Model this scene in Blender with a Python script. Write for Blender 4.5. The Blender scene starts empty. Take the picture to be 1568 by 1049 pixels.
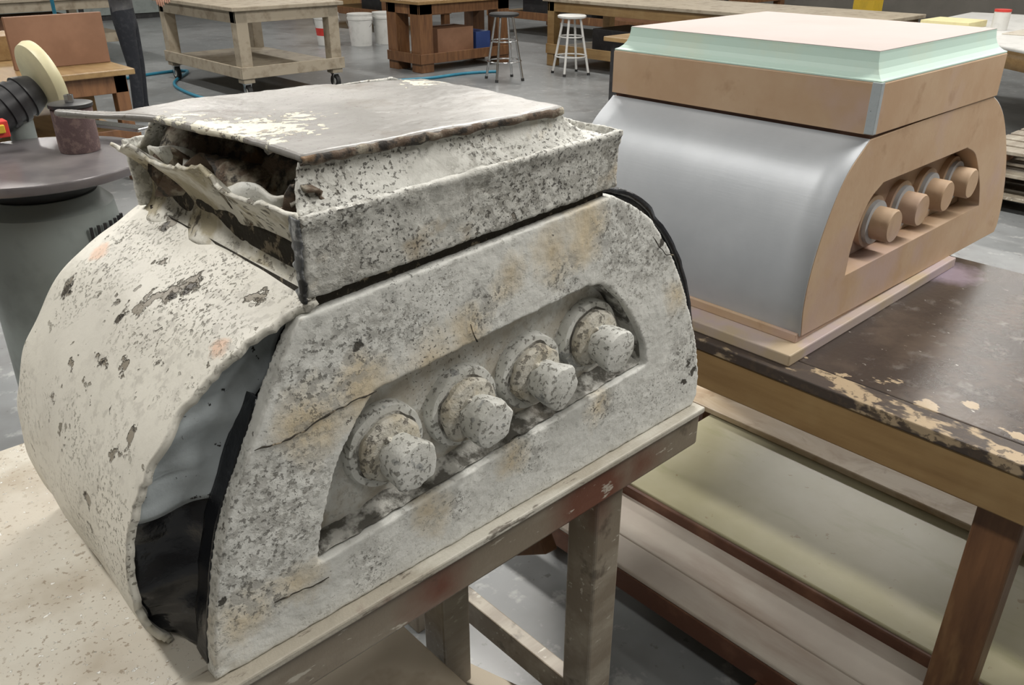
import bpy, bmesh, math, random
from mathutils import Vector, Matrix, noise
random.seed(4)
S=bpy.context.scene; COL=S.collection
S.view_settings.view_transform='Standard'
# ------------------------------------------------------------------ materials
def mat(name, base, rough=.6, metal=0., layers=(), bump=0., bscale=60., spec=.5, coat=0., bstretch=(1,1,1), edge=None):
    m=bpy.data.materials.new(name); m.use_nodes=True
    nt=m.node_tree; N=nt.nodes; L=nt.links
    b=N['Principled BSDF']
    tc=N.new('ShaderNodeTexCoord')
    def nz(scale,detail,off,stretch,dist=0.):
        mp=N.new('ShaderNodeMapping'); mp.inputs['Location'].default_value=(off,off*1.7,off*.6); mp.inputs['Scale'].default_value=stretch
        L.new(tc.outputs['Object'],mp.inputs[0])
        n=N.new('ShaderNodeTexNoise'); n.inputs['Scale'].default_value=scale; n.inputs['Detail'].default_value=detail
        n.inputs['Roughness'].default_value=.62; n.inputs['Distortion'].default_value=dist
        L.new(mp.outputs[0],n.inputs['Vector']); return n.outputs['Fac']
    def rng(s,lo,hi,amt=1.):
        r=N.new('ShaderNodeMapRange'); r.clamp=True
        r.inputs['From Min'].default_value=lo; r.inputs['From Max'].default_value=hi; r.inputs['To Max'].default_value=amt
        L.new(s,r.inputs['Value']); return r.outputs['Result']
    def mth(op,a,b_):
        u=N.new('ShaderNodeMath'); u.operation=op
        for i,q in enumerate((a,b_)):
            if isinstance(q,(int,float)): u.inputs[i].default_value=q
            else: L.new(q,u.inputs[i])
        return u.outputs[0]
    def patches(ctrs,n,amp,soft):
        # irregular patches of damage around real places on the object: (x,y,z,radius)
        cur=None
        for (x,y,z,r) in ctrs:
            v=N.new('ShaderNodeVectorMath'); v.operation='DISTANCE'; L.new(tc.outputs['Object'],v.inputs[0]); v.inputs[1].default_value=(x,y,z)
            q=mth('SUBTRACT',v.outputs['Value'],r); cur=q if cur is None else mth('MINIMUM',cur,q)
        return rng(mth('ADD',cur,mth('MULTIPLY',mth('SUBTRACT',n,.5),amp)),soft,-soft,1.)
    cur=None; hsum=None
    for k,ly in enumerate(layers):
        n0=nz(ly['s'],ly.get('d',4),ly.get('o',k*3.3+1),ly.get('st',(1,1,1)),ly.get('dist',0))
        if 'p' in ly:
            f=mth('MULTIPLY',patches(ly['p'],n0,ly.get('amp',.06),ly.get('soft',.002)),ly.get('a',1))
        else: f=rng(n0,ly['lo'],ly['hi'],ly.get('a',1))
        if 'ms' in ly:
            f=mth('MULTIPLY',f,rng(nz(ly['ms'],3,ly.get('mo',k*5.1+2),(1,1,1)),ly.get('mlo',.45),ly.get('mhi',.6)))
        if 'pm' in ly:
            f=mth('MULTIPLY',f,patches(ly['pm'],nz(9,3,3.3,(1,1,1)),.12,.02))
        mx=N.new('ShaderNodeMix'); mx.data_type='RGBA'
        if cur is None: mx.inputs[6].default_value=(*base,1)
        else: L.new(cur,mx.inputs[6])
        mx.inputs[7].default_value=(*ly['c'],1); L.new(f,mx.inputs[0]); cur=mx.outputs[2]
        if ly.get('h'):
            q=mth('MULTIPLY',f,ly['h']); hsum=q if hsum is None else mth('ADD',hsum,q)
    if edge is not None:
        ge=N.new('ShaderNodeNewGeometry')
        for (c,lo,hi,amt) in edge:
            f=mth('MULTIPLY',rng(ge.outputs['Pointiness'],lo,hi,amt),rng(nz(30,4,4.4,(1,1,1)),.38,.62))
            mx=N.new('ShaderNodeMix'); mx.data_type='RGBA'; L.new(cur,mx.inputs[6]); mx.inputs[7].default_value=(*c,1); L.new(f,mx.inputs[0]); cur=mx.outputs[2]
    if cur is None: b.inputs['Base Color'].default_value=(*base,1)
    else: L.new(cur,b.inputs['Base Color'])
    b.inputs['Roughness'].default_value=rough; b.inputs['Metallic'].default_value=metal
    b.inputs['Specular IOR Level'].default_value=spec; b.inputs['Coat Weight'].default_value=coat
    if bump or hsum is not None:
        bp=N.new('ShaderNodeBump'); bp.inputs['Strength'].default_value=1; bp.inputs['Distance'].default_value=.004
        if bump:
            h=mth('MULTIPLY',nz(bscale,5,9,bstretch),bump)
            if hsum is not None: h=mth('ADD',h,hsum)
        else: h=hsum
        L.new(h,bp.inputs['Height']); L.new(bp.outputs[0],b.inputs['Normal'])
    return m
def emis(name,c,s):
    m=bpy.data.materials.new(name); m.use_nodes=True; b=m.node_tree.nodes['Principled BSDF']
    b.inputs['Base Color'].default_value=(*c,1); b.inputs['Emission Color'].default_value=(*c,1); b.inputs['Emission Strength'].default_value=s
    m.cycles.emission_sampling='NONE'
    return m
def d(**k): return k
M={}
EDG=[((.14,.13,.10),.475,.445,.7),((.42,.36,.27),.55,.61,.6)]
FY=.755
STAIN=[(.39,FY,1.145,.035),(.46,FY,1.155,.035),(.56,FY,1.165,.025),(.63,FY,1.185,.025),(.84,FY,1.262,.035),(.78,FY,1.25,.03),(.70,FY,1.235,.02),(.27,FY,.915,.025),(.34,FY,.93,.02),(.55,FY,.93,.024),(.70,FY,.945,.02),(1.09,FY,1.10,.02),(.90,FY,.965,.015)]
DIRT=[(.33,FY,1.06,.06),(.30,FY,.98,.06),(.36,FY,1.00,.03),(.41,FY,1.20,.06),(.47,FY,1.22,.04),(.55,FY,1.21,.02),(.93,FY,1.24,.06),(1.0,FY,1.18,.04),(1.12,FY,.97,.05),(1.08,FY,1.05,.03),(.45,FY,.90,.035),(.60,FY,.915,.035),(.75,FY,.935,.035),(.9,FY,.95,.035),(.66,FY,1.20,.035),(.80,FY,1.21,.03)]
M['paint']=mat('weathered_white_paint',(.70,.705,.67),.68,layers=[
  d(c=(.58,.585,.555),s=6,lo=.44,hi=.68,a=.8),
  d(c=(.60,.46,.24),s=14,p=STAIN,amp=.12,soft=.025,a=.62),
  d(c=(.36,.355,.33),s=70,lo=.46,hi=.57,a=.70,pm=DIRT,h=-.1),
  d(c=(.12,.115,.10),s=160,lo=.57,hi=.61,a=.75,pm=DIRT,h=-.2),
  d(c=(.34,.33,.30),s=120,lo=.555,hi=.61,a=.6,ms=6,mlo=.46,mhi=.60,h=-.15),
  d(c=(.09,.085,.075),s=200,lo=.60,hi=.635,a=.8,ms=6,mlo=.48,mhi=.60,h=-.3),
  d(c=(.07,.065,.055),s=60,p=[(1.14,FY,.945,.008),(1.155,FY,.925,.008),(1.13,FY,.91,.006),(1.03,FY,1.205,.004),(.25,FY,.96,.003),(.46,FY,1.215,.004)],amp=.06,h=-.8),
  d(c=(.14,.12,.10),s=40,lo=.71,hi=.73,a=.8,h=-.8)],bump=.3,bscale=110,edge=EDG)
M['knobpaint']=mat('knob_white_paint',(.68,.685,.65),.7,layers=[
  d(c=(.48,.48,.44),s=14,lo=.44,hi=.64,a=.8),d(c=(.18,.17,.145),s=130,lo=.57,hi=.62,a=.75,h=-.3),d(c=(.26,.27,.27),s=22,lo=.62,hi=.645,a=.7)],bump=.4,bscale=90)
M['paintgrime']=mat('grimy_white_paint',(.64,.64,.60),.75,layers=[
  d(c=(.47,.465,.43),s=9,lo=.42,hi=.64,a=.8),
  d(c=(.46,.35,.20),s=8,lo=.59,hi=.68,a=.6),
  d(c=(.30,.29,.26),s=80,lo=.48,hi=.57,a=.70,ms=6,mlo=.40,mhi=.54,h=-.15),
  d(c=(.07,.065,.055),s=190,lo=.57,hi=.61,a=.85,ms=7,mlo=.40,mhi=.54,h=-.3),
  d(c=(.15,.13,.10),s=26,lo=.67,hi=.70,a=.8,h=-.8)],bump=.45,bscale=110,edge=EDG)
CRAT=[(.352,.952,1.259,.013),(.335,.968,1.248,.012),(.315,.99,1.233,.015),(.29,1.022,1.214,.010),(.372,.84,1.268,.006),(.385,.825,1.275,.006),(.232,.861,1.142,.007),(.215,.888,1.112,.008),(.279,.897,1.20,.006),
  (.19,.957,1.03,.007),(.187,.965,.99,.006),(.278,1.19,1.205,.010),(.262,.95,1.185,.006),(.25,1.0,1.17,.007),(.30,1.06,1.222,.005),(.36,1.05,1.262,.005),(.23,.93,1.14,.004),(.235,1.06,1.15,.006),(.21,1.1,1.10,.007),(.40,1.12,1.283,.012),(.225,.99,1.13,.005),(.20,1.03,1.06,.005),(.31,.93,1.23,.003)]
M['shell']=mat('cream_painted_shell',(.73,.71,.635),.45,layers=[
  d(c=(.61,.59,.53),s=6,lo=.46,hi=.70,a=.7),
  d(c=(.76,.43,.26),s=30,p=[(.32,.807,1.237,.013),(.33,1.19,1.243,.016)],amp=.03,soft=.004,a=.6),
  d(c=(.42,.40,.355),s=60,lo=.53,hi=.61,a=.5,ms=4,mlo=.47,mhi=.61),
  d(c=(.19,.17,.13),s=170,lo=.575,hi=.61,a=.8,ms=5,mlo=.45,mhi=.59,h=-.5),
  d(c=(.16,.14,.10),s=55,lo=.65,hi=.675,a=.85,ms=4,mlo=.42,mhi=.52,h=-.9),
  d(c=(.28,.25,.20),s=38,p=CRAT,amp=.08,h=-1.6),
  d(c=(.07,.06,.045),s=38,p=[(x,y,z,r-.007) for x,y,z,r in CRAT],amp=.075,h=-.6)],bump=.2,bscale=90)
FL=[(.46,.94,1.438,.045),(.43,.985,1.438,.03),(.49,.90,1.438,.02),(.53,.97,1.438,.02),(.445,.87,1.438,.01),(.80,1.06,1.438,.02),(.41,1.06,1.438,.02)]
M['slabtop']=mat('slab_grey_sheet_metal',(.22,.212,.20),.36,metal=.0,layers=[
  d(c=(.33,.32,.305),s=4,lo=.42,hi=.62),
  d(c=(.15,.12,.09),s=11,lo=.57,hi=.74,a=.7),
  d(c=(.64,.61,.50),s=60,p=FL,amp=.17,soft=.003,h=.4),
  d(c=(.16,.12,.08),s=70,lo=.60,hi=.63,a=.8,pm=[(.46,.94,1.438,.08)]),
  d(c=(.10,.08,.065),s=150,lo=.61,hi=.66,a=.7)],bump=.2)
M['rust']=mat('rusted_iron',(.12,.085,.06),.85,layers=[
  d(c=(.32,.29,.23),s=25,lo=.50,hi=.62),
  d(c=(.03,.026,.022),s=45,lo=.50,hi=.60),
  d(c=(.25,.14,.06),s=14,lo=.6,hi=.7,a=.7)],bump=1.2,bscale=70)
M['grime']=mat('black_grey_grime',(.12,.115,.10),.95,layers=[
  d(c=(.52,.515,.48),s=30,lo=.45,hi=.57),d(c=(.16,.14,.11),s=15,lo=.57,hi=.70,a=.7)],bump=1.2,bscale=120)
M['corr']=mat('corroded_painted_iron',(.40,.36,.26),.8,layers=[
  d(c=(.66,.645,.58),s=9,lo=.45,hi=.53),
  d(c=(.12,.105,.08),s=60,lo=.54,hi=.61,a=.85,ms=6,mlo=.40,mhi=.54,h=-.6),
  d(c=(.06,.05,.04),s=17,lo=.64,hi=.68,a=.9)],bump=.8,bscale=60)
M['ringm']=mat('knob_ring_dirty_paint',(.52,.50,.44),.8,layers=[
  d(c=(.42,.36,.25),s=20,lo=.46,hi=.6,a=.6),d(c=(.12,.11,.09),s=90,lo=.55,hi=.61,a=.75,h=-.5)],bump=1.,bscale=90)
M['black']=mat('black_resin',(.008,.009,.012),.22,layers=[d(c=(.04,.045,.05),s=18,lo=.55,hi=.75)],bump=.5,bscale=30)
M['slate']=mat('torn_slate_edge',(.09,.095,.10),.6,layers=[d(c=(.32,.33,.33),s=40,lo=.48,hi=.56),d(c=(.02,.02,.02),s=25,lo=.56,hi=.64)],bump=.8)
M['bluegrey']=mat('blue_grey_primer_edge',(.38,.42,.44),.35,layers=[d(c=(.19,.22,.25),s=9,lo=.50,hi=.70,a=.8),d(c=(.02,.02,.02),s=60,lo=.66,hi=.68)],bump=.3)
M['joint']=mat('dirty_joint',(.035,.03,.022),.95,layers=[d(c=(.25,.21,.15),s=60,lo=.57,hi=.64)],bump=1)
M['mdf']=mat('mdf_board',(.43,.29,.18),.62,layers=[
  d(c=(.50,.37,.25),s=5,lo=.4,hi=.7,a=.8),d(c=(.34,.215,.125),s=12,lo=.60,hi=.72,a=.6),
  d(c=(.45,.335,.31),s=3,lo=.52,hi=.68,a=.7)],bump=.1)
M['silver']=mat('silver_grey_primer',(.43,.455,.485),.43,metal=.2,layers=[d(c=(.49,.515,.545),s=5,lo=.4,hi=.7)],bump=.03,bscale=200,bstretch=(1,.05,1))
M['mint']=mat('mint_filler',(.51,.67,.60),.55,layers=[d(c=(.56,.65,.53),s=6,lo=.5,hi=.7,a=.8)])
M['pinktop']=mat('pink_grey_primed_board',(.375,.325,.31),.6,spec=.3,layers=[d(c=(.33,.285,.265),s=3,lo=.4,hi=.7,a=.7)])
M['pinkbase']=mat('primed_plinth',(.42,.345,.31),.55,layers=[d(c=(.42,.335,.23),s=4,lo=.42,hi=.52),d(c=(.40,.32,.34),s=5,lo=.52,hi=.62,a=.8)])
M['bench']=mat('stained_dark_benchtop',(.045,.035,.030),.27,layers=[
  d(c=(.095,.072,.056),s=6,lo=.45,hi=.7),d(c=(.16,.145,.135),s=18,lo=.58,hi=.72,a=.6),
  d(c=(.36,.28,.185),s=22,st=(1.4,.7,1),p=[(1.49,.62,.85,.006),(1.52,.55,.85,.010),(1.49,.45,.85,.016),(1.55,.40,.85,.008),(1.50,.30,.85,.014),(1.60,.28,.85,.008),(1.50,.18,.85,.016),(1.50,.72,.85,.006)],amp=.13),
  d(c=(.33,.27,.34),s=12,p=[(2.2,.70,.85,.07)],amp=.1,soft=.03,a=.7),
  d(c=(.55,.52,.48),s=60,lo=.70,hi=.72,a=.8,st=(1.6,.6,1))],bump=.15)
M['benchworn']=mat('worn_bench_edge',(.34,.26,.165),.5,layers=[
  d(c=(.05,.037,.03),s=14,lo=.45,hi=.49,st=(1,.5,1)),d(c=(.07,.05,.035),s=60,lo=.55,hi=.6,a=.8)],bump=.2)
M['honey']=mat('honey_wood',(.28,.178,.075),.45,layers=[
  d(c=(.21,.125,.05),s=7,lo=.4,hi=.7,st=(4,.4,4)),d(c=(.36,.26,.125),s=4,lo=.5,hi=.75,a=.6)],bump=.1)
M['brownleg']=mat('red_brown_timber',(.18,.085,.036),.45,layers=[
  d(c=(.10,.045,.02),s=9,lo=.4,hi=.7,st=(3,3,.4)),d(c=(.36,.21,.09),s=6,lo=.60,hi=.75,a=.6,st=(2,2,.5))],bump=.15)
M['ply']=mat('pale_dusty_plywood',(.48,.44,.37),.7,layers=[
  d(c=(.56,.535,.465),s=4,lo=.4,hi=.7),
  d(c=(.34,.285,.21),s=5,lo=.48,hi=.66,a=.75),
  d(c=(.22,.17,.115),s=110,lo=.60,hi=.63,a=.7,ms=5,mlo=.4,mhi=.5),d(c=(.80,.79,.75),s=120,lo=.64,hi=.66,a=.9,h=.4)],bump=.15)
M['panelw']=mat('pinkish_white_panel',(.48,.42,.36),.5,layers=[d(c=(.56,.51,.44),s=4,lo=.4,hi=.7),d(c=(.38,.295,.235),s=5,lo=.52,hi=.68,a=.7,st=(2,.5,1))],bump=.05)
M['rail']=mat('weathered_rail',(.22,.185,.14),.42,layers=[
  d(c=(.33,.295,.235),s=6,lo=.46,hi=.68,st=(.5,2,2)),
  d(c=(.13,.035,.018),s=9,p=[(.55,.745,.80,.045),(.88,.745,.80,.09),(1.0,.745,.80,.035)],amp=.12,soft=.04,a=.85),
  d(c=(.50,.47,.40),s=60,lo=.64,hi=.67,a=.8,st=(.3,1,1)),d(c=(.05,.035,.025),s=12,lo=.62,hi=.7,a=.6)],bump=.2)
M['ledge']=mat('dusty_rail_ledge',(.36,.33,.27),.6,layers=[
  d(c=(.50,.48,.42),s=9,lo=.45,hi=.6,st=(.5,2,2)),d(c=(.13,.05,.03),s=4.0,lo=.55,hi=.64),
  d(c=(.10,.08,.06),s=60,lo=.60,hi=.66,a=.8,st=(.3,1,1))],bump=.5)
M['cream']=mat('cream_sealed_panel',(.44,.41,.26),.30,layers=[
  d(c=(.52,.49,.35),s=3,lo=.4,hi=.7),d(c=(.33,.32,.15),s=5,lo=.55,hi=.75,a=.7,st=(2,.6,1)),d(c=(.28,.16,.08),s=25,lo=.68,hi=.71,a=.5)],bump=.05)
M['plyfig']=mat('figured_plywood',(.45,.34,.22),.45,layers=[d(c=(.57,.48,.36),s=5,lo=.4,hi=.65,st=(2,.5,1),dist=1.2),d(c=(.32,.21,.12),s=9,lo=.55,hi=.7,a=.6,dist=1)])
M['maroon']=mat('maroon_edge',(.10,.04,.022),.5,layers=[d(c=(.18,.085,.05),s=8,lo=.5,hi=.7)])
M['floor']=mat('polished_concrete',(.19,.20,.205),.30,layers=[
  d(c=(.27,.28,.285),s=.8,lo=.4,hi=.65),d(c=(.14,.14,.14),s=2.5,lo=.5,hi=.7,a=.7),
  d(c=(.40,.405,.40),s=12,lo=.58,hi=.68,a=.6),d(c=(.08,.075,.07),s=24,lo=.64,hi=.70,a=.6)],bump=.08,bscale=8)
M['wall']=mat('wall_paint',(.24,.225,.20),.8,layers=[d(c=(.18,.17,.15),s=1,lo=.4,hi=.7)])
M['ceil']=mat('ceiling_paint',(.42,.42,.40),.9,layers=[d(c=(.36,.36,.34),s=1,lo=.4,hi=.7)])
M['whitewood']=mat('white_washed_timber',(.36,.31,.235),.6,layers=[d(c=(.20,.16,.11),s=8,lo=.48,hi=.68,a=.8)],bump=.1)
M['chrome']=mat('chrome',(.6,.6,.6),.18,metal=1,layers=[d(c=(.5,.5,.5),s=8,lo=.5,hi=.7)])
M['white']=mat('white_plastic',(.62,.62,.60),.4,layers=[d(c=(.52,.52,.50),s=9,lo=.5,hi=.7)])
M['red']=mat('red_label',(.55,.04,.03),.5,layers=[d(c=(.45,.03,.02),s=9,lo=.5,hi=.7)])
M['dark']=mat('dark_metal',(.02,.02,.022),.4,layers=[d(c=(.04,.04,.04),s=12,lo=.5,hi=.7)])
M['castiron']=mat('worn_cast_iron',(.14,.13,.135),.30,metal=.4,layers=[d(c=(.22,.20,.20),s=5,lo=.45,hi=.7)],bump=.05)
M['sandcol']=mat('sander_grey_enamel',(.24,.27,.26),.45,layers=[d(c=(.18,.20,.19),s=5,lo=.5,hi=.7)])
M['ivory']=mat('ivory_enamel',(.60,.56,.36),.4,layers=[d(c=(.50,.46,.30),s=7,lo=.5,hi=.7)])
M['sleeve']=mat('abrasive_sleeve',(.10,.065,.065),.95,layers=[d(c=(.16,.11,.10),s=40,lo=.5,hi=.6)],bump=.5,bscale=300)
M['rubber']=mat('black_rubber',(.015,.015,.015),.6,layers=[d(c=(.03,.03,.03),s=12,lo=.5,hi=.7)])
M['hose']=mat('blue_hose',(.02,.18,.28),.4,layers=[d(c=(.03,.24,.34),s=12,lo=.5,hi=.7)])
M['yellow']=mat('safety_yellow',(.60,.40,.03),.5,layers=[d(c=(.5,.34,.03),s=6,lo=.5,hi=.7)])
M['foam']=mat('yellow_foam',(.66,.60,.34),.8,layers=[d(c=(.58,.5,.28),s=10,lo=.5,hi=.7)])
M['denim']=mat('dark_denim',(.012,.014,.02),.9,layers=[d(c=(.03,.033,.04),s=20,lo=.5,hi=.7)],bump=.3)
M['shirt']=mat('grey_shirt',(.07,.07,.075),.9,layers=[d(c=(.1,.1,.1),s=20,lo=.5,hi=.7)])
M['skin']=mat('skin',(.50,.28,.20),.5,layers=[d(c=(.55,.32,.23),s=20,lo=.5,hi=.7)])
M['hair']=mat('hair',(.05,.03,.02),.7,layers=[d(c=(.07,.045,.03),s=60,lo=.5,hi=.7)])
M['cardb']=mat('terracotta_board',(.20,.10,.055),.6,layers=[d(c=(.25,.13,.075),s=4,lo=.4,hi=.7)])
M['blue']=mat('blue_crate',(.03,.06,.2),.5,layers=[d(c=(.04,.08,.24),s=9,lo=.5,hi=.7)])
# ------------------------------------------------------------------ helpers
def empty(name,loc=(0,0,0)):
    e=bpy.data.objects.new(name,None); e.location=loc; e.empty_display_size=.1; COL.objects.link(e); return e
def add(name,me,m=None,parent=None,smooth=False):
    o=bpy.data.objects.new(name,me); COL.objects.link(o)
    if m is not None and len(me.materials)==0: me.materials.append(m)
    if smooth:
        for p in me.polygons: p.use_smooth=True
    if parent is not None:
        o.parent=parent; o.matrix_parent_inverse=Matrix.Translation(parent.location).inverted()
    return o
def bm2(name,bm,m,parent,smooth=False):
    me=bpy.data.meshes.new(name); bmesh.ops.recalc_face_normals(bm,faces=bm.faces); bm.to_mesh(me); bm.free()
    return add(name,me,m,parent,smooth)
def bev(o,w=.004,seg=2):
    b=o.modifiers.new('b','BEVEL'); b.width=w; b.segments=seg; b.limit_method='ANGLE'; return o
def box(name,x0,x1,y0,y1,z0,z1,m,parent=None,bv=.004,rz=0):
    bm=bmesh.new(); bmesh.ops.create_cube(bm,size=1)
    bmesh.ops.scale(bm,vec=(x1-x0,y1-y0,z1-z0),verts=bm.verts)
    if rz: bmesh.ops.rotate(bm,cent=(0,0,0),matrix=Matrix.Rotation(rz,3,'Z'),verts=bm.verts)
    bmesh.ops.translate(bm,vec=((x0+x1)/2,(y0+y1)/2,(z0+z1)/2),verts=bm.verts)
    o=bm2(name,bm,m,parent)
    if bv: bev(o,bv)
    return o
def bar(name,p0,p1,w,h,m,parent=None,bv=.003):
    p0=Vector(p0);p1=Vector(p1);v=p1-p0;l=v.length
    bm=bmesh.new(); bmesh.ops.create_cube(bm,size=1); bmesh.ops.scale(bm,vec=(w,h,l),verts=bm.verts)
    q=v.to_track_quat('Z','Y'); bmesh.ops.rotate(bm,cent=(0,0,0),matrix=q.to_matrix(),verts=bm.verts)
    bmesh.ops.translate(bm,vec=(p0+p1)/2,verts=bm.verts)
    o=bm2(name,bm,m,parent); bev(o,bv); return o
def lathe(name,p0,axis,prof,m,parent=None,seg=40,smooth=True,jit=0,split=38):
    q=Vector(axis).normalized().to_track_quat('Z','Y'); p0=Vector(p0)
    bm=bmesh.new(); rings=[]
    for (t,r) in prof:
        ring=[]
        for i in range(seg):
            an=2*math.pi*i/seg; rr=max(r,1e-4)
            if jit: rr*=1+jit*noise.noise(Vector((math.cos(an)*2.2+p0.x*31,math.sin(an)*2.2+p0.z*17,t*30)))
            ring.append(bm.verts.new(p0+q@Vector((rr*math.cos(an),rr*math.sin(an),t))))
        rings.append(ring)
    for a,b in zip(rings,rings[1:]):
        for i in range(seg): bm.faces.new((a[i],a[(i+1)%seg],b[(i+1)%seg],b[i]))
    bm.faces.new(rings[0]); bm.faces.new(rings[-1])
    o=bm2(name,bm,m,parent,smooth)
    if smooth:
        e=o.modifiers.new('e','EDGE_SPLIT'); e.split_angle=math.radians(split)
    return o
def cyl(name,p0,p1,r,m,parent=None,seg=32,r1=None):
    v=Vector(p1)-Vector(p0); return lathe(name,p0,v,[(0,r),(v.length,r if r1 is None else r1)],m,parent,seg)
def cr(pts,n=8):
    P=[Vector(p) for p in pts]; P=[2*P[0]-P[1]]+P+[2*P[-1]-P[-2]]; out=[]
    for i in range(1,len(P)-2):
        a,b,c,e=P[i-1:i+3]
        for k in range(n):
            t=k/n; out.append(.5*((2*b)+(c-a)*t+(2*a-5*b+4*c-e)*t*t+(3*b-a-3*c+e)*t**3))
    out.append(P[-2]); return [tuple(v) for v in out]
def plate(name,outline,holes,y0,y1,m,parent=None,bv=0.,horizontal=False):
    cu=bpy.data.curves.new(name,'CURVE'); cu.dimensions='2D'; cu.fill_mode='BOTH'
    for loop in [outline]+list(holes):
        sp=cu.splines.new('POLY'); sp.points.add(len(loop)-1); sp.use_cyclic_u=True
        for p,c in zip(sp.points,loop): p.co=(c[0],c[1],0,1)
    cu.extrude=(y1-y0)/2-bv
    if bv: cu.bevel_depth=bv; cu.offset=-bv; cu.bevel_resolution=2
    t=bpy.data.objects.new('tmp',cu); COL.objects.link(t)
    dg=bpy.context.evaluated_depsgraph_get(); me=bpy.data.meshes.new_from_object(t.evaluated_get(dg)); bpy.data.objects.remove(t)
    bm=bmesh.new(); bm.from_mesh(me); bmesh.ops.remove_doubles(bm,verts=bm.verts,dist=1e-5)
    for v in bm.verts:
        x,y,z=v.co
        v.co=(x,y,(y0+y1)/2+z) if horizontal else (x,(y0+y1)/2-z,y)
    return bm2(name,bm,m,parent)
def rough(o,vox=.005,amp=.004,size=.03,amp2=0,size2=.01):
    r=o.modifiers.new('r','REMESH'); r.mode='VOXEL'; r.voxel_size=vox; r.use_smooth_shade=True
    for i,(a,s) in enumerate([(amp,size),(amp2,size2)]):
        if a:
            t=bpy.data.textures.new('clouds','CLOUDS'); t.noise_scale=s; t.noise_depth=3
            dm=o.modifiers.new('d%d'%i,'DISPLACE'); dm.texture=t; dm.strength=a; dm.mid_level=.5; dm.texture_coords='LOCAL'
    return o
def grid(name,rows,m,parent=None,thick=0.,disp=0.,dscale=20.,seed=0.,smooth=True):
    bm=bmesh.new(); V=[]
    for r in rows:
        row=[]
        for p in r:
            p=Vector(p)
            if disp: 
                q=p*dscale+Vector((seed,seed,seed)); p=p+Vector((noise.noise(q),noise.noise(q+Vector((9,0,0))),noise.noise(q+Vector((0,9,0)))))*disp
            row.append(bm.verts.new(p))
        V.append(row)
    for i in range(len(V)-1):
        for j in range(len(V[0])-1): bm.faces.new((V[i][j],V[i][j+1],V[i+1][j+1],V[i+1][j]))
    o=bm2(name,bm,m,parent,smooth)
    if thick: s=o.modifiers.new('s','SOLIDIFY'); s.thickness=thick; s.offset=0
    return o
def loft(name,levels,m,parent=None,sides='FRBL',cap=None,capb=None,thick=0.):
    bm=bmesh.new(); R=[]
    for (z,x0,x1,y0,y1,sl) in levels:
        R.append([bm.verts.new((x,y,z+sl*(x-.4))) for x,y in ((x0,y0),(x1,y0),(x1,y1),(x0,y1))])
    idx={'F':(0,1),'R':(1,2),'B':(2,3),'L':(3,0)}
    for a,b in zip(R,R[1:]):
        for s in sides:
            i,j=idx[s]; bm.faces.new((a[i],a[j],b[j],b[i]))
    if cap: bm.faces.new(R[-1])
    if capb: bm.faces.new(R[0])
    o=bm2(name,bm,m,parent)
    if thick: s=o.modifiers.new('s','SOLIDIFY'); s.thickness=thick; s.offset=0
    return o
# ------------------------------------------------------------------ camera
cam=bpy.data.cameras.new('camera'); co=bpy.data.objects.new('camera',cam); COL.objects.link(co)
co.location=(0,0,1.65); co.rotation_euler=(math.radians(63.6),0,math.radians(-43)); cam.lens=29.34; cam.sensor_width=36; cam.clip_end=100
cam.clip_start=.02
S.camera=co
# ------------------------------------------------------------------ room
X0,X1,Y0,Y1,ZC=-4,19,-4,22,4.6
def pl(name,vs,m):
    me=bpy.data.meshes.new(name); me.from_pydata(vs,[],[(0,1,2,3)]); return add(name,me,m)
pl('floor',[(X0,Y0,0),(X1,Y0,0),(X1,Y1,0),(X0,Y1,0)],M['floor'])
pl('ceiling',[(X0,Y0,ZC),(X0,Y1,ZC),(X1,Y1,ZC),(X1,Y0,ZC)],M['ceil'])
box('wall_north',X0,X1,Y1,Y1+.1,0,ZC,M['wall'],bv=0); box('wall_south',X0,X1,Y0-.1,Y0,0,ZC,M['wall'],bv=0)
box('wall_east',X1,X1+.1,Y0,Y1,0,ZC,M['wall'],bv=0); box('wall_west',X0-.1,X0,Y0,Y1,0,ZC,M['wall'],bv=0)
fx=empty('ceiling_light_fixtures',(6,6,4.3))
tube=emis('fluorescent_tube',(1,.97,.92),4.)
k=0
for lx in (-.6,3.2,8.0,13.0):
    for ly in (-.8,3.0,8.0,14.0):
        k+=1
        box('housing_%d'%k,lx-.14,lx+.14,ly-1.25,ly+1.25,4.28,4.34,M['white'],fx,.01)
        cyl('tube_%da'%k,(lx-.06,ly-1.2,4.255),(lx-.06,ly+1.2,4.255),.018,tube,fx,12)
        cyl('tube_%db'%k,(lx+.06,ly-1.2,4.255),(lx+.06,ly+1.2,4.255),.018,tube,fx,12)
        cyl('rod_%d'%k,(lx,ly,4.34),(lx,ly,4.6),.01,M['dark'],fx,8)
        en={(-.6,-.8):40,(3.2,-.8):190,(-.6,3.0):110,(3.2,3.0):205}.get((lx,ly),105)
        ld=bpy.data.lights.new('tube_light','AREA'); ld.shape='RECTANGLE'; ld.size=.35; ld.size_y=2.4; ld.energy=en; ld.color=(1,.965,.91)
        lo=bpy.data.objects.new('tube_light_%d'%k,ld); COL.objects.link(lo); lo.location=(lx,ly,4.22); lo.parent=fx; lo.matrix_parent_inverse=Matrix.Translation(fx.location).inverted()
w=bpy.data.worlds.new('w'); S.world=w; w.use_nodes=True; w.node_tree.nodes['Background'].inputs[0].default_value=(.8,.85,.9,1); w.node_tree.nodes['Background'].inputs[1].default_value=.3
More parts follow.
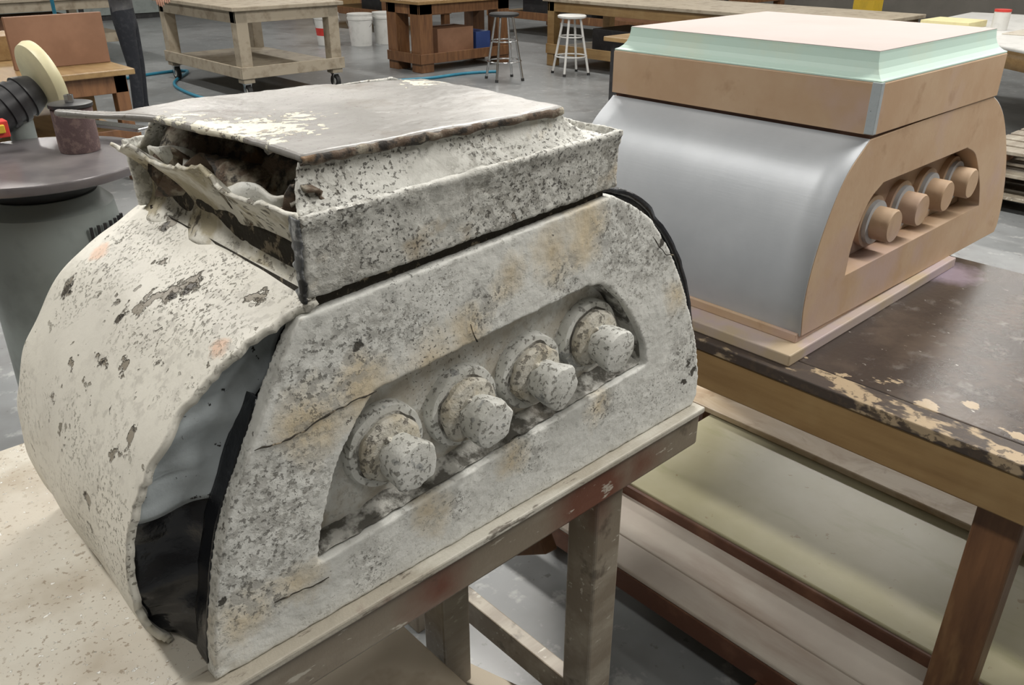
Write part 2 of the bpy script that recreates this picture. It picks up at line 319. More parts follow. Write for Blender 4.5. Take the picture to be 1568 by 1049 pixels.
# ================================================================== WEATHERED CAPITAL
WC=empty('weathered_architectural_capital',(.68,.98,.851))
left=cr([(.225,.851),(.238,.93),(.268,1.045),(.314,1.137),(.362,1.225),(.393,1.272)],6)
right=cr([(.905,1.305),(.959,1.276),(1.01,1.236),(1.084,1.135),(1.153,.991),(1.177,.885),(1.163,.852)],6)
rec=cr([(.374,.940),(.388,.998),(.42,1.079),(.470,1.142),(.49,1.150)],5)+cr([(.86,1.178),(.90,1.165),(.951,1.116),(1.0,1.042),(1.014,.991)],5)
o=plate('front_face',left+right,[rec],.755,.778,M['paint'],WC); rough(o,.0036,.0035,.035,.0018,.008)
o=plate('recess_back',[(.36,.93),(.40,1.09),(.47,1.17),(.88,1.2),(.97,1.13),(1.03,.98)],[],.795,.812,M['paint'],WC)
rc=rec+[rec[0]]
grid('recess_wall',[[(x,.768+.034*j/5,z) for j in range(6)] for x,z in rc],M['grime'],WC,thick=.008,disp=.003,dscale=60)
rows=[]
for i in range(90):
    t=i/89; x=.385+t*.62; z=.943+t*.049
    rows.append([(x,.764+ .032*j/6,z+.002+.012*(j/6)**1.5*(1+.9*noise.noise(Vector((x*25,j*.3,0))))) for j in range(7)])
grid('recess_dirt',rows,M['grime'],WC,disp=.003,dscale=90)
def crack(name,pts,w,m):
    q=cr(pts,14); rows=[]
    for i,(x,z) in enumerate(q):
        ww=w*(.4+1.3*abs(noise.noise(Vector((x*60,z*60,1)))))*min(1,i/4,(len(q)-1-i)/4+.15); dz=.003*noise.noise(Vector((x*90,3,z*90)))
        rows.append([(x,.7525,z+dz-ww),(x,.7515,z+dz),(x,.7525,z+dz+ww)])
    grid(name,rows,M[m],WC,thick=.0006)
crack('joint_crack_upper',[(.316,1.137),(.36,1.135),(.42,1.146),(.478,1.150)],.0016,'joint')
crack('joint_crack_lower',[(.31,.922),(.335,.920),(.385,.914)],.0016,'joint')
crack('chip_mark',[(.628,1.190),(.634,1.172),(.640,1.160)],.003,'joint')
crack('edge_crack_right',[(1.00,1.222),(1.03,1.19),(1.06,1.175)],.0013,'joint')
for i,(x,z) in enumerate([(.503,1.047),(.636,1.052),(.766,1.059),(.894,1.075)]):
    lathe('knob_disc_%d'%(i+1),(x,.798,z),(0,-1,0),[(0,.060),(.014,.060),(.020,.058),(.021,.050)],M['knobpaint'],WC,48,jit=.04,split=30)
    lathe('knob_painted_gap_shade_%d'%(i+1),(x,.7785,z),(0,-1,0),[(0,.0495),(.002,.049)],M['grime'],WC,40,jit=.12)  # grime-coloured solid disc, painted in as the shadow of a gap behind the ring
    lathe('knob_ring_%d'%(i+1),(x,.778,z),(0,-1,0),[(0,.045),(.010,.047),(.016,.043),(.018,.037)],M['ringm'],WC,40,jit=.10,split=30)
    lathe('knob_hub_%d'%(i+1),(x+.003,.765,z-.004),(0.03,-1,-.05),[(0,.027),(.010,.031),(.034,.0345),(.043,.0345),(.046,.0325),(.047,.029)],M['knobpaint'],WC,26,jit=.14,split=34)
    bar('knob_spur_%d'%(i+1),(x-.016,.765,z+.018),(x+.008,.745,z-.012),.012,.026,M['ringm'],WC)
loft('joint_band',[(1.262,.41,.895,.768,1.2,.06),(1.294,.41,.895,.768,1.2,.06)],M['joint'],WC)
fr=loft('frieze_band',[(1.290,.402,.905,.758,1.22,.055),(1.36,.400,.902,.753,1.22,.035),(1.386,.399,.903,.746,1.23,.03)],M['paintgrime'],WC,sides='FRB',thick=.010)
sb=fr.modifiers.new('sub','SUBSURF'); sb.subdivision_type='SIMPLE'; sb.levels=2; sb.render_levels=2
rough(fr,.0036,.004,.03,.003,.008)
cv=loft('cove',[(1.372,.410,.893,.757,1.22,.035),(1.376,.412,.880,.770,1.21,.035),(1.384,.415,.860,.780,1.20,.03),(1.398,.42,.845,.788,1.19,.02),(1.414,.425,.835,.793,1.18,.005),(1.430,.43,.828,.795,1.18,.0)],M['paintgrime'],WC,sides='FRB',thick=.007)
sb=cv.modifiers.new('sub','SUBSURF'); sb.subdivision_type='SIMPLE'; sb.levels=2; sb.render_levels=2
rough(cv,.0036,.004,.03,.003,.008)
rows=[]
for i in range(70):
    t=i/69; r=[]
    notch=.018*max(0,noise.noise(Vector((t*7,2,2))))+.006*noise.noise(Vector((t*31,4,2)))
    for j in range(26):
        s=j/25
        x=.400-.022*t+.045*math.sin(s*math.pi)*(.35+.65*t)+.02*s; y=.762+.458*t; z=1.388-notch*(1-s)-.10*s-.012*t*s
        r.append((x,y,z))
    rows.append(r)
grid('torn_side_sheet',rows,M['corr'],WC,thick=.005,disp=.012,dscale=15)
rows=[]
for i in range(50):
    t=i/49; rows.append([(.420+.035*j/9,.80+.40*t,1.372+.012*math.sin(j*.5+t*9)-.004*j) for j in range(10)])
grid('inner_white_sheet',rows,M['paint'],WC,thick=.004,disp=.02,dscale=20)
for q,(x,y,l,sd) in enumerate([(.455,.86,.18,1),(.45,1.0,.16,5),(.44,1.12,.10,8)]):
    rows=[]
    for i in range(16):
        rows.append([(x+.10*j/11-.03,y+l*(i/15-.5),1.365+.035*math.sin(j/11*5+sd+i*.3)) for j in range(12)])
    grid('crumpled_inner_sheet_%d'%(q+1),rows,M['rust'],WC,thick=.004,disp=.02,dscale=22,seed=sd)
rows=[]
for i in range(60):
    t=i/59; z=1.288+.095*t; n1=noise.noise(Vector((t*9,0,0))); w_=.002+.005*abs(noise.noise(Vector((t*14,1,1))))
    rows.append([(.4035,.775+.010*n1,z),(.400,.766,z),(.3965,.757,z),(.397,.7525-.005*t,z),(.397+w_,.7515-.006*t,z)])
grid('torn_corner_edge',rows,M['slate'],WC,thick=.0015,disp=.002,dscale=60)
box('hollow_floor',.425,.88,.79,1.19,1.30,1.335,M['joint'],WC)
out=[(.43,.785),(.429,.85),(.425,.92),(.412,.99),(.402,1.06),(.398,1.09),(.375,1.13),(.345,1.165),(.322,1.205),(.318,1.225),(.332,1.222),(.352,1.19),(.385,1.155),(.42,1.165),(.47,1.178),(.53,1.175),(.62,1.165),(.69,1.155),(.70,1.14),(.83,1.095),(.838,1.0),(.832,.9),(.826,.785),(.7,.783),(.55,.786)]
sl=plate('top_slab',out,[],1.429,1.438,M['slabtop'],WC,horizontal=True)
rough(sl,.0035,.004,.07,.0008,.01)
rows=[]
for i in range(120):
    t=i/119; x=.430+.395*t; rows.append([(x,.785,1.4355),(x,.7825,1.433),(x,.7825,1.429),(x,.787,1.426)])
grid('slab_rusted_edge',rows,M['rust'],WC,thick=.002,disp=.003,dscale=60)
lp=cr([(.415,1.288),(.36,1.262),(.30,1.222),(.245,1.165),(.208,1.10),(.188,1.03),(.183,.96),(.193,.895),(.212,.853)],9)
def yfront(s): return .757+.09*s**.8+ .010*noise.noise(Vector((s*14,3,0)))+.006*noise.noise(Vector((s*50,7,0)))
rows=[]
for k,(x,z) in enumerate(lp):
    s=k/(len(lp)-1); yf=.757 if k<3 else yfront(s)
    yb=1.235+.02*noise.noise(Vector((s*9,1,5)))
    rows.append([(x,yf+(yb-yf)*j/90,z) for j in range(91)])
grid('curved_shell_left',rows,M['shell'],WC,thick=.009,disp=.006,dscale=9)
rp=cr([(.885,1.31),(.96,1.292),(1.038,1.243),(1.122,1.14),(1.178,1.0),(1.192,.89),(1.176,.853)],9)
rows=[[(x,.785+(1.235-.785)*j/40,z) for j in range(41)] for k,(x,z) in enumerate(rp)]
grid('curved_shell_right',rows,M['black'],WC,thick=.010,disp=.007,dscale=24)
plate('back_web',[(.225,.866)]+[(x+.014,z) for x,z in reversed(lp[6:-3])]+[(.43,1.25),(1.0,1.25),(1.13,1.05),(1.16,.866)],[],1.205,1.215,M['black'],WC)
def fx_left(z):
    for (x0,z0),(x1,z1) in zip(left,left[1:]):
        if z0<=z<=z1: return x0+(x1-x0)*(z-z0)/(z1-z0)
    return left[-1][0] if z>left[-1][1] else left[0][0]
def web(name,k0,k1,m,dy,seed):
    rows=[]
    for k in range(k0,k1):
        x,z=lp[k]; s=k/(len(lp)-1); xe=fx_left(z)+.012; yf=yfront(s)+.010+dy
        rows.append([(x+.003+(xe-x)*j/14,yf+(.802+dy-yf)*(j/14)+.008*math.sin(j/14*math.pi),z) for j in range(15)])
    grid(name,rows,M[m],WC,thick=.004,disp=.009,dscale=22,seed=seed)
web('primer_grey_web',3,42,'bluegrey',0.,0)
web('black_resin_web',38,72,'black',.006,3)
rows=[[(x+.004,.778+.03*j/6,z-.002) for j in range(7)] for x,z in left[1:22]]
grid('face_return',rows,M['black'],WC,thick=.007,disp=.003,dscale=30)
# ================================================================== TRESTLE UNDER IT
TR=empty('timber_trestle_table',(.3,1.1,0))
box('plywood_top',-.75,1.12,.786,1.47,.830,.8505,M['ply'],TR,.002)
box('front_rail',-.75,1.175,.742,.784,.768,.838,M['rail'],TR,.005)
box('front_ledge',-.75,1.178,.734,.790,.838,.8505,M['ledge'],TR,.003)
box('back_rail',-.75,1.12,1.40,1.44,.75,.83,M['honey'],TR)
for n,(x,y) in enumerate([(.955,.80),(.955,1.38),(-.55,.80),(-.55,1.38),(.80,1.06)]):
    box('leg_%d'%(n+1),x-.035,x+.035,y-.035,y+.035,0,.77 if n!=4 else .83,M['rail'],TR,.005)
box('lower_shelf',-.6,.74,.80,1.40,.29,.31,M['whitewood'],TR)
bar('stretcher_1',(.955,.83,.20),(.955,1.35,.20),.035,.07,M['rail'],TR)
bar('stretcher_2',(.83,1.06,.15),(.95,.80,.10),.05,.05,M['whitewood'],TR)
bar('brace_1',(.93,1.30,.70),(.80,1.06,.35),.03,.06,M['brownleg'],TR)
bar('brace_2',(.90,.87,.62),(.955,1.33,.28),.03,.06,M['brownleg'],TR)
# ================================================================== NEW PATTERN (right)
PC=empty('mdf_capital_pattern',(2.0,1.06,.85))
box('plinth',1.432,2.26,.712,1.385,.850,.876,M['pinkbase'],PC,.003)
box('plinth_neck',1.49,2.24,.735,1.38,.876,.896,M['mdf'],PC,.002)
left=cr([(1.502,.890),(1.492,.96),(1.500,1.04),(1.530,1.13),(1.580,1.215),(1.655,1.274)],8)
right=cr([(2.285,1.285),(2.36,1.25),(2.43,1.195),(2.515,1.09),(2.570,.98),(2.585,.90),(2.575,.868)],8)
rec=cr([(1.655,.985),(1.662,1.06),(1.70,1.135),(1.755,1.168)],6)+cr([(2.20,1.170),(2.27,1.14),(2.345,1.06),(2.39,.985)],6)
prof=left+right
plate('front_face',prof,[rec],.73,.785,M['mdf'],PC,.0015)
plate('recess_back',prof,[],.786,.80,M['mdf'],PC)
plate('back_face',prof,[],1.37,1.40,M['mdf'],PC)
def shell(name,pr,m,par):
    rows=[[(x,.7315+(1.40-.7315)*j/12,z) for j in range(13)] for x,z in pr]
    return grid(name,rows,m,par,thick=.003)
shell('silver_curved_side_left',[(x-.001,z) for x,z in left],M['silver'],PC)
shell('silver_curved_side_right',right,M['silver'],PC)
box('underside',1.505,2.57,.80,1.37,.889,.895,M['mdf'],PC,0)
for i,(x,z) in enumerate([(1.835,1.055),(1.975,1.062),(2.115,1.067),(2.265,1.070)]):
    lathe('knob_disc_%d'%(i+1),(x,.788,z),(0,-1,0),[(0,.060),(.016,.060),(.0165,.055)],M['mdf'],PC,48)
    lathe('knob_ring_%d'%(i+1),(x,.774,z),(0,-1,0),[(0,.050),(.012,.050),(.0125,.045)],M['silver'],PC,48)
    lathe('knob_hub_%d'%(i+1),(x,.764,z),(0,-1,0),[(0,.038),(.040,.038),(.044,.035)],M['mdf'],PC,48)
a=(1.650,2.305,.727,1.402)
def lv(z,i): return (z,a[0]+i,a[1]-i,a[2]+i,a[3]-i,0)
loft('joint_band',[lv(1.262,.008),lv(1.284,.008)],M['maroon'],PC)
loft('frieze',[lv(1.283,0),lv(1.380,0),lv(1.383,.002)],M['mdf'],PC,cap=1,capb=1)
loft('mint_cove',[lv(1.383,.001),lv(1.386,.001),lv(1.389,.008),lv(1.395,.015),lv(1.404,.021),lv(1.416,.025),lv(1.431,.027),lv(1.436,.027)],M['mint'],PC)
loft('top_board',[lv(1.430,.028),lv(1.437,.0275),lv(1.4375,.030)],M['pinktop'],PC,cap=1)
box('corner_filler',1.6485,1.662,.7255,.745,1.284,1.383,M['bluegrey'],PC,.001)
# ================================================================== BENCH RIGHT
BR=empty('dark_top_workbench',(1.9,.6,0))
box('bench_top',1.475,2.34,-.4,1.45,.825,.850,M['bench'],BR,.003)
box('worn_edge_strip',1.408,1.4745,-.4,1.45,.825,.8498,M['benchworn'],BR,.003)
box('apron_left',1.412,1.447,-.38,1.43,.735,.8245,M['honey'],BR,.003)
box('apron_back',1.447,2.33,1.395,1.43,.735,.8245,M['honey'],BR,.003)
box('apron_right',2.295,2.33,-.38,1.395,.735,.8245,M['honey'],BR,.003)
for n,(x,y) in enumerate([(1.485,.28),(1.485,1.35),(2.25,.28),(2.25,1.35)]):
    box('leg_%d'%(n+1),x-.037,x+.037,y-.04,y+.04,0,.8245,M['brownleg'],BR,.006)
PN=BR
box('shelf_bearer_1',1.30,2.6,.55,.62,0,.10,M['maroon'],PN); box('shelf_bearer_2',1.30,2.6,1.45,1.52,0,.10,M['maroon'],PN)
box('shelf_panel_white',1.345,1.438,-.3,1.62,.165,.18,M['panelw'],PN); box('shelf_panel_white_edge',1.345,1.355,-.3,1.62,.10,.164,M['maroon'],PN)
box('shelf_panel_white_inner',1.441,1.62,.335,1.29,.165,.18,M['panelw'],PN)
box('shelf_panel_cream',1.60,2.10,-.3,1.28,.19,.215,M['cream'],PN); box('shelf_panel_cream_edge',1.585,1.599,-.3,1.28,.15,.21,M['maroon'],PN)
box('shelf_panel_ply',2.08,2.20,-.3,1.60,.22,.24,M['plyfig'],PN)
# ================================================================== SPINDLE SANDER (left)
SA=empty('spindle_sander',(.645,2.82,0))
cx,cy,cz=.66,2.83,1.02
lathe('round_table',(cx,cy,cz-.03),(0,0,1),[(0,.318),(.004,.328),(.024,.330),(.03,.327)],M['castiron'],SA,64)
lathe('table_hub',(cx,cy,cz-.10),(0,0,1),[(0,.14),(.069,.24)],M['dark'],SA,48)
lathe('pedestal',(cx,cy,0),(0,0,1),[(0,.26),(.05,.26),(.10,.22),(.70,.21),(.88,.19),(.92,.15)],M['sandcol'],SA,40)
for i in range(7):
    an=math.radians(-75+i*7); box('vent_%d'%i,cx+.208*math.cos(an)-.004,cx+.208*math.cos(an)+.004,cy+.208*math.sin(an)-.004,cy+.208*math.sin(an)+.004,.76,.84,M['dark'],SA,0)
sx,sy=.80,2.86
lathe('abrasive_drum',(sx,sy,1.021),(0,0,1),[(0,.058),(.012,.060),(.13,.060),(.135,.056)],M['sleeve'],SA,40)
lathe('drum_cap',(sx,sy,1.157),(0,0,1),[(0,.064),(.010,.064),(.012,.055)],M['dark'],SA,40)
lathe('drum_nut',(sx,sy,1.17),(0,0,1),[(0,.014),(.022,.014)],M['chrome'],SA,6)
bar('mitre_bar',(.90,3.08,1.06),(1.0,2.84,1.06),.05,.012,M['chrome'],SA); cyl('mitre_post',(.90,3.08,.9),(.90,3.08,1.06),.012,M['chrome'],SA)
hx,hy,hz=.83,3.21,1.20
ax=Vector((.9,.12,.22))
lathe('ivory_disc_guard',Vector((hx,hy,hz))-ax*.03,ax,[(0,.085),(.01,.115),(.03,.122),(.045,.118),(.05,.095)],M['ivory'],SA,56)
lathe('motor_body',(hx-.03,hy-.01,hz-.035),(-.9,-.14,-.36),[(0,.05),(.02,.060),(.05,.070),(.052,.063),(.07,.063),(.072,.070),(.09,.070),(.092,.063),(.11,.063),(.112,.07),(.13,.07),(.132,.063),(.15,.063),(.152,.07),(.21,.07),(.24,.055)],M['dark'],SA,40)
bar('switch_box',(.61,2.99,1.07),(.61,2.99,1.12),.06,.05,M['red'],SA); bar('switch_plate',(.612,2.96,1.085),(.612,2.96,1.11),.03,.012,M['yellow'],SA)
cyl('motor_post',(hx-.10,hy,0.0),(hx-.10,hy,1.12),.04,M['sandcol'],SA)
# ================================================================== BACKGROUND FURNITURE
def bench(name,x0,x1,y0,y1,h,mt,ml,shelf=None,leg=.09,ap=.12,casters=False):
    e=empty(name,((x0+x1)/2,(y0+y1)/2,0)); zb=.17 if casters else 0
    box('top',x0,x1,y0,y1,h-.04,h,mt,e,.006)
    i=.05
    box('apron_1',x0+i,x1-i,y0+i,y0+i+.03,h-.04-ap,h-.041,ml,e); box('apron_2',x0+i,x1-i,y1-i-.03,y1-i,h-.04-ap,h-.041,ml,e)
    box('apron_3',x0+i,x0+i+.03,y0+i+.03,y1-i-.03,h-.04-ap,h-.041,ml,e); box('apron_4',x1-i-.03,x1-i,y0+i+.03,y1-i-.03,h-.04-ap,h-.041,ml,e)
    for n,(x,y) in enumerate([(x0+i,y0+i),(x1-i-leg,y0+i),(x0+i,y1-i-leg),(x1-i-leg,y1-i-leg)]):
        box('leg_%d'%(n+1),x,x+leg,y,y+leg,zb,h-.041,ml,e,.005)
        if casters:
            cxx,cyy=x+leg/2,y+leg/2
            cyl('caster_wheel_%d'%(n+1),(cxx-.022,cyy,.075),(cxx+.022,cyy,.075),.075,M['rubber'],e,28)
            cyl('caster_hub_%d'%(n+1),(cxx-.026,cyy,.075),(cxx+.026,cyy,.075),.04,M['white'],e,16)
            box('caster_fork_%d'%(n+1),cxx-.038,cxx+.038,cyy-.035,cyy+.035,.152,.17,M['chrome'],e,.002)
            box('caster_cheek_a_%d'%(n+1),cxx-.038,cxx-.030,cyy-.02,cyy+.02,.06,.155,M['chrome'],e,.001); box('caster_cheek_b_%d'%(n+1),cxx+.030,cxx+.038,cyy-.02,cyy+.02,.06,.155,M['chrome'],e,.001)
    if shelf is not None:
        box('shelf',x0+i,x1-i,y0+i+.001,y1-i,shelf,shelf+.03,mt,e); box('shelf_rail_1',x0+i-.02,x1-i+.02,y0+i-.025,y0+i-.002,shelf-.04,shelf+.08,ml,e); box('shelf_rail_2',x0+i-.025,x0+i-.002,y0+i,y1-i,shelf-.04,shelf+.08,ml,e)
    return e
bench('rolling_timber_cart',4.10,5.42,8.55,10.6,.93,M['whitewood'],M['whitewood'],shelf=.26,leg=.13,casters=True)
b=bench('oak_workbench',.7,2.20,6.2,8.0,.78,M['honey'],M['brownleg'],shelf=.3)
box('terracotta_panel',1.56,2.19,6.62,6.66,.781,1.12,M['cardb'],b); box('box_back',.8,1.8,7.2,7.6,.781,.95,M['honey'],b)
box('side_panel',1.72,2.02,6.60,6.63,.05,.60,M['honey'],b)
b=bench('timber_workbench',6.60,8.2,8.75,9.55,.85,M['honey'],M['brownleg'],shelf=.15,leg=.20)
box('shelf_carton',7.0,7.6,8.9,9.3,.181,.50,M['cardb'],b); box('shelf_bin',7.65,7.9,8.9,9.3,.181,.42,M['blue'],b)
b=bench('timber_workbench',8.28,9.6,3.9,8.3,.84,M['whitewood'],M['honey'],leg=.12,shelf=.2)
box('shelf_sheet_a',8.5,9.3,4.3,6.4,.231,.30,M['cardb'],b); box('shelf_box_b',8.5,9.2,6.7,7.6,.231,.5,M['dark'],b)
bench('timber_workbench',6.02,7.4,3.3,5.25,.78,M['honey'],M['dark'],leg=.09)
b=bench('timber_workbench',2.6,4.6,12.5,15,.85,M['whitewood'],M['whitewood'],shelf=.3,leg=.12)
box('shelf_carton',2.9,3.8,12.8,13.4,.331,.62,M['cardb'],b)
b=bench('timber_workbench',10.5,12.2,7,12,.85,M['honey'],M['brownleg'],shelf=.3,leg=.12)
box('shelf_carton',10.7,11.6,8,9.2,.331,.66,M['cardb'],b); box('shelf_carton_2',10.7,11.6,9.6,11.2,.331,.6,M['dark'],b)
b=bench('timber_workbench',8.8,10.3,12.6,15,.85,M['honey'],M['brownleg'],shelf=.3,leg=.12)
box('shelf_carton',9.0,10.0,12.8,13.6,.331,.62,M['dark'],b)
LT=empty('white_layout_table',(9,2.3,0))
tp=[(6.95,1.35),(8.6,3.70),(10.7,3.85),(11.2,1.0),(9.5,.3)]
plate('top',tp,[],.77,.80,M['white'],LT,horizontal=True)
c0=Vector((9.0,2.0)); ti=[tuple(c0+(Vector(p)-c0)*.95) for p in tp]; ti2=[tuple(c0+(Vector(p)-c0)*.93) for p in tp]
plate('apron',ti,[ti2],.62,.769,M['honey'],LT,horizontal=True)
for n,p in enumerate(ti2):
    q=c0+(Vector(p)-c0)*.93; box('leg_%d'%n,q.x-.05,q.x+.05,q.y-.05,q.y+.05,0,.769,M['brownleg'],LT)
box('yellow_foam_block',8.75,9.2,3.15,3.6,.801,.86,M['foam'],LT); box('paper_sheet',8.6,9.4,2.0,2.8,.801,.806,M['ply'],LT,0); box('paper_sheet_2',7.9,8.5,1.3,2.1,.801,.805,M['ply'],LT,0)
cyl('plastic_jar',(8.95,2.95,.801),(8.95,2.95,.96),.07,M['white'],LT)
cyl('plastic_jar_lid',(8.95,2.95,.96),(8.95,2.95,.98),.072,M['red'],LT)
e=empty('timber_pallet',(6.2,1.4,0))
for kk in range(3):
    for j in range(3): box('bearer_%d_%d'%(kk,j),5.85,6.75,1.0+.38*j,1.09+.38*j,.14*kk if kk else 0,.14*kk+.09,M['brownleg'],e)
    for j in range(5): box('slat_%d_%d'%(kk,j),5.85+.19*j,5.99+.19*j,.98,1.88,.14*kk+.091,.14*kk+.115,M['rail'],e)
for i,(x,y) in enumerate([(7.40,12.2),(7.72,11.75),(8.15,11.7)]):
    e=empty('plastic_bucket',(x,y,0)); q=1.25
    lathe('bucket_body',(x,y,0),(0,0,1),[(0,.13*q),(.30*q,.150*q),(.305*q,.158*q),(.33*q,.158*q),(.335*q,.152*q),(.36*q,.152*q),(.362*q,.14*q),(.34*q,.14*q)],M['white'],e,36)
    if i==0: lathe('label',(x,y,.14),(0,0,1),[(0,.1375*q),(.09*q,.146*q)],M['red'],e,36)
    cyl('lid',(x,y,.362*q),(x,y,.375*q),.155*q,M['white'],e)
    pts=[]
    for kk in range(11):
        t=math.pi*kk/10; pts.append((x-.75*.2*math.cos(t)-.10*math.sin(t),y+.7*.2*math.cos(t)-.10*math.sin(t),.38-.16*math.sin(t)))
    for kk in range(10): cyl('handle_%d'%kk,pts[kk],pts[kk+1],.005,M['chrome'],e,6)
def stool(x,y,h,m,ms,spread=.24):
    e=empty('bar_stool',(x,y,0))
    lathe('seat',(x,y,h-.04),(0,0,1),[(0,.15),(.01,.175),(.03,.178),(.04,.165)],ms,e,36)
    for k in range(4):
        an=math.radians(25+90*k); c,s=math.cos(an),math.sin(an)
        cyl('leg_%d'%(k+1),(x+spread*c,y+spread*s,0),(x+.11*c,y+.11*s,h-.04),.015,m,e,12)
        cyl('foot_%d'%(k+1),(x+spread*c,y+spread*s,0),(x+(spread-.004)*c,y+(spread-.004)*s,.03),.019,M['rubber'],e,12)
    for z in (.22,.45):
        r=spread+(.11-spread)*z/(h-.04); n=32
        for k in range(n):
            a0=2*math.pi*k/n;a1=2*math.pi*(k+1)/n
            cyl('ring_%d_%d'%(int(z*100),k),(x+r*math.cos(a0),y+r*math.sin(a0),z),(x+r*math.cos(a1),y+r*math.sin(a1),z),.009,m,e,8)
stool(7.1,7.75,.76,M['chrome'],M['rubber']); stool(8.0,7.5,.70,M['white'],M['white'])
cu=bpy.data.curves.new('blue_air_hose','CURVE'); cu.dimensions='3D'; cu.bevel_depth=.018; cu.materials.append(M['hose'])
sp=cu.splines.new('NURBS'); hp=[(2.75,9.6,1.5),(2.8,9.9,.7),(3.0,10.4,.018),(3.6,10.9,.018),(4.5,11.1,.018),(4.6,10.9,.018),(3.95,10.2,.018),(3.85,9.4,.018),(3.8,8.6,.018),(4.4,8.05,.018),(5.2,8.35,.018),(5.9,8.65,.018),(6.5,8.25,.018),(7.0,8.45,.018),(7.4,8.2,.018)]
sp.points.add(len(hp)-1)
for p,c in zip(sp.points,hp): p.co=(*c,1)
sp.use_endpoint_u=True; sp.order_u=4
COL.objects.link(bpy.data.objects.new('blue_air_hose',cu))
e=empty('yellow_steel_column',(12.5,6,0)); box('post',12.4,12.7,5.8,6.1,0,4.6,M['yellow'],e); box('base_plate',12.3,12.8,5.7,6.2,0,.03,M['dark'],e)
e=empty('storage_cabinet',(11,16,0)); box('body',9.5,13,17,17.8,0,2,M['cardb'],e); box('door_l',9.55,11.2,16.97,17,.1,1.9,M['honey'],e); box('door_r',11.3,12.95,16.97,17,.1,1.9,M['honey'],e)
e=empty('storage_cabinet',(6,19,0)); box('body',4,7.5,18.5,19.5,0,2.2,M['dark'],e); box('door_l',4.05,5.7,18.47,18.5,.1,2.1,M['sandcol'],e); box('door_r',5.8,7.45,18.47,18.5,.1,2.1,M['sandcol'],e)
e=empty('timber_offcut_rack',(0,1.8,0))
box('rack_body',-.5,.12,1.62,2.15,.0,.55,M['honey'],e)
for k in range(4): box('plank_%d'%k,-.6,.16-.02*k,1.60+.12*k,1.70+.12*k,.551,.58+.02*(k%2),M['honey'] if k%2 else M['brownleg'],e)
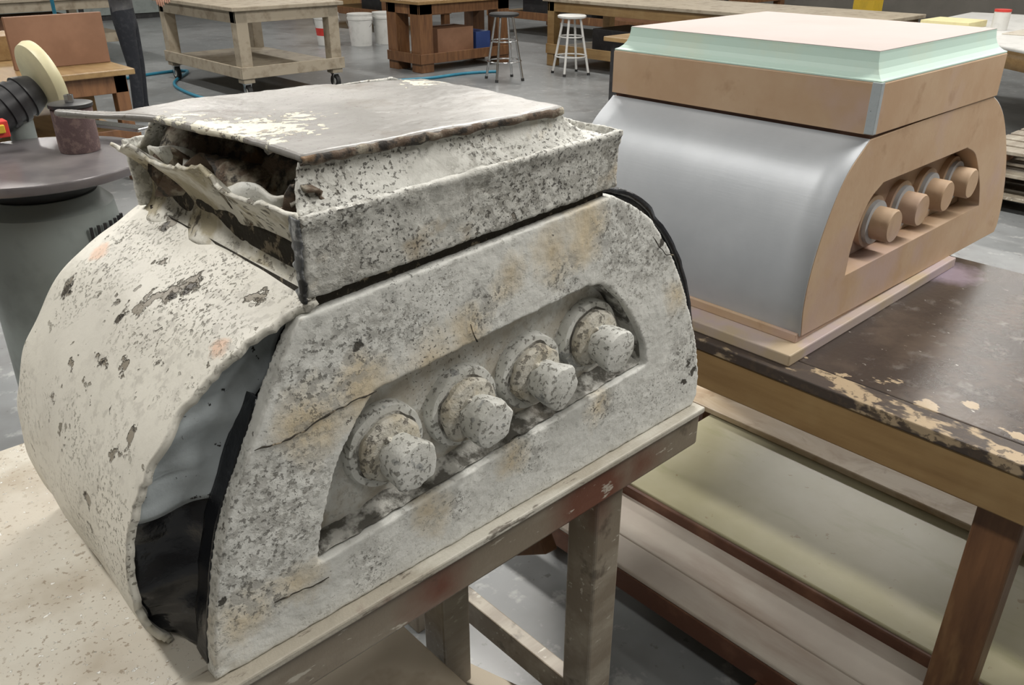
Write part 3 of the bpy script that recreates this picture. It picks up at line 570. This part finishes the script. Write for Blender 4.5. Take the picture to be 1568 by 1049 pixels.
# ================================================================== PERSON
def person(px,py,rot):
    e=empty('standing_worker',(px,py,0))
    J={'pelvis':(0,0,.94),'belly':(0,.01,1.08),'chest':(0,.01,1.30),'neck':(0,.01,1.47),'nk2':(0,.0,1.53)}
    R={'pelvis':(.145,.11),'belly':(.135,.10),'chest':(.16,.11),'neck':(.065,.065),'nk2':(.055,.055)}
    E=[('pelvis','belly'),('belly','chest'),('chest','neck'),('neck','nk2')]
    HX,HY,HZ=-.07,-.22,.26
    for s,sg in (('l',1),('r',-1)):
        J.update({'hip'+s:(.095*sg,0,.86),'kn'+s:(.11*sg,-.02,.48),'an'+s:(.12*sg,.01,.10),'sh'+s:(.18*sg,.01,1.41),'el'+s:(.25*sg,.02,1.14),'wr'+s:((.27+HX)*sg,-.10+HY,.90+HZ),'tr'+s:(.12*sg,.0,.06)})
        R.update({'hip'+s:(.095,.095),'kn'+s:(.062,.062),'an'+s:(.055,.055),'tr'+s:(.06,.06),'sh'+s:(.06,.06),'el'+s:(.043,.043),'wr'+s:(.030,.030)})
        E+=[('pelvis','hip'+s),('hip'+s,'kn'+s),('kn'+s,'an'+s),('an'+s,'tr'+s),('chest','sh'+s),('sh'+s,'el'+s),('el'+s,'wr'+s)]
    rm=Matrix.Rotation(rot,3,'Z')
    def T(p): return Vector((px,py,0))+rm@Vector(p)
    def skin(name,J,R,E,root,m,lv=2):
        ks=list(J); me=bpy.data.meshes.new(name); me.from_pydata([T(J[k]) for k in ks],[(ks.index(a),ks.index(b)) for a,b in E],[])
        o=add(name,me,None,e); o.modifiers.new('sk','SKIN'); 
        for k,v in zip(ks,me.skin_vertices[0].data): v.radius=R[k]; v.use_root=(k==root)
        sb=o.modifiers.new('sb','SUBSURF'); sb.levels=lv; sb.render_levels=lv; me.materials.append(m); return o
    body=skin('body',J,R,E,'pelvis',M['shirt'])
    dg=bpy.context.evaluated_depsgraph_get(); me=bpy.data.meshes.new_from_object(body.evaluated_get(dg)); me.materials.clear()
    for q in ('denim','shirt','skin'): me.materials.append(M[q])
    for p in me.polygons:
        loc=rm.transposed()@(p.center-Vector((px,py,0)))
        p.use_smooth=True; p.material_index=0 if (loc.z<.99) else (2 if (loc.z>1.485 or loc.y<-.16) else 1)
    body.modifiers.clear(); body.data=me
    bm=bmesh.new(); bmesh.ops.create_uvsphere(bm,u_segments=32,v_segments=24,radius=1)
    for v in bm.verts:
        x,y,z=v.co; jaw=1-.28*max(0,-z); nx=x*.075*jaw; ny=y*.095*jaw; nzz=z*.118
        f=max(0,-y)
        ny-=.016*f*math.exp(-((x/.16)**2+((z+.05)/.22)**2))
        for ex in (-.38,.38): ny+=.010*f*math.exp(-(((x-ex)/.16)**2+((z-.08)/.12)**2))
        ny-=.005*f*math.exp(-((x/.3)**2+((z+.42)/.08)**2))
        v.co=T((nx,ny-.005,1.64+nzz))
    bm2('head',bm,M['skin'],e,True)
    bm=bmesh.new(); bmesh.ops.create_uvsphere(bm,u_segments=32,v_segments=24,radius=1)
    bmesh.ops.delete(bm,geom=[v for v in bm.verts if v.co.z<-.15 or (v.co.y<-.45 and v.co.z<.45)],context='VERTS')
    for v in bm.verts: v.co=T((v.co.x*.081,v.co.y*.101-.003,1.645+v.co.z*.122))
    bm2('hair',bm,M['hair'],e,True)
    def H(sg,p): return ((p[0]+HX)*sg,p[1]+HY,p[2]+HZ)
    for sg in (1,-1):
        n_='l' if sg>0 else 'r'
        lathe('ear_'+n_,T((.070*sg,.005,1.64)),rm@Vector((sg,0,0)),[(0,.022),(.012,.026),(.016,.018)],M['skin'],e,16)
        lathe('eye_'+n_,T((.028*sg,-.078,1.65)),rm@Vector((0,-1,0)),[(0,.010),(.006,.008),(.008,.003)],M['white'],e,12)
        skin('hand_palm_'+n_,{'w':H(sg,(.27,-.10,.90)),'p':H(sg,(.27,-.125,.855)),'p2':H(sg,(.27,-.135,.83))},{'w':(.026,.026),'p':(.022,.036),'p2':(.016,.034)},[('w','p'),('p','p2')],'w',M['skin'],1)
        for n in range(4):
            yy=-.108-.017*n; ln=(.036,.042,.045,.038)[n]
            skin('finger_%s_%d'%(n_,n+1),{'a':H(sg,(.27,yy,.835)),'b':H(sg,(.268,yy-.003,.835-ln)),'c':H(sg,(.258,yy-.004,.835-ln*1.8))},{'a':(.009,.009),'b':(.0085,.0085),'c':(.007,.007)},[('a','b'),('b','c')],'a',M['skin'],1)
        skin('thumb_'+n_,{'a':H(sg,(.262,-.125,.865)),'b':H(sg,(.25,-.155,.84)),'c':H(sg,(.248,-.165,.81))},{'a':(.011,.011),'b':(.010,.010),'c':(.008,.008)},[('a','b'),('b','c')],'a',M['skin'],1)
        bm=bmesh.new(); bmesh.ops.create_uvsphere(bm,u_segments=24,v_segments=16,radius=1)
        for v in bm.verts:
            x,y,z=v.co; v.co=T((.12*sg+x*.05*(1+.1*-y),-.055+y*.145,max(.001,.045+z*.055-(.02*max(0,-y) if z>0 else 0))))
        bm2('shoe_'+n_,bm,M['rubber'],e,True)
    return e
person(2.98,8.4,math.radians(60))
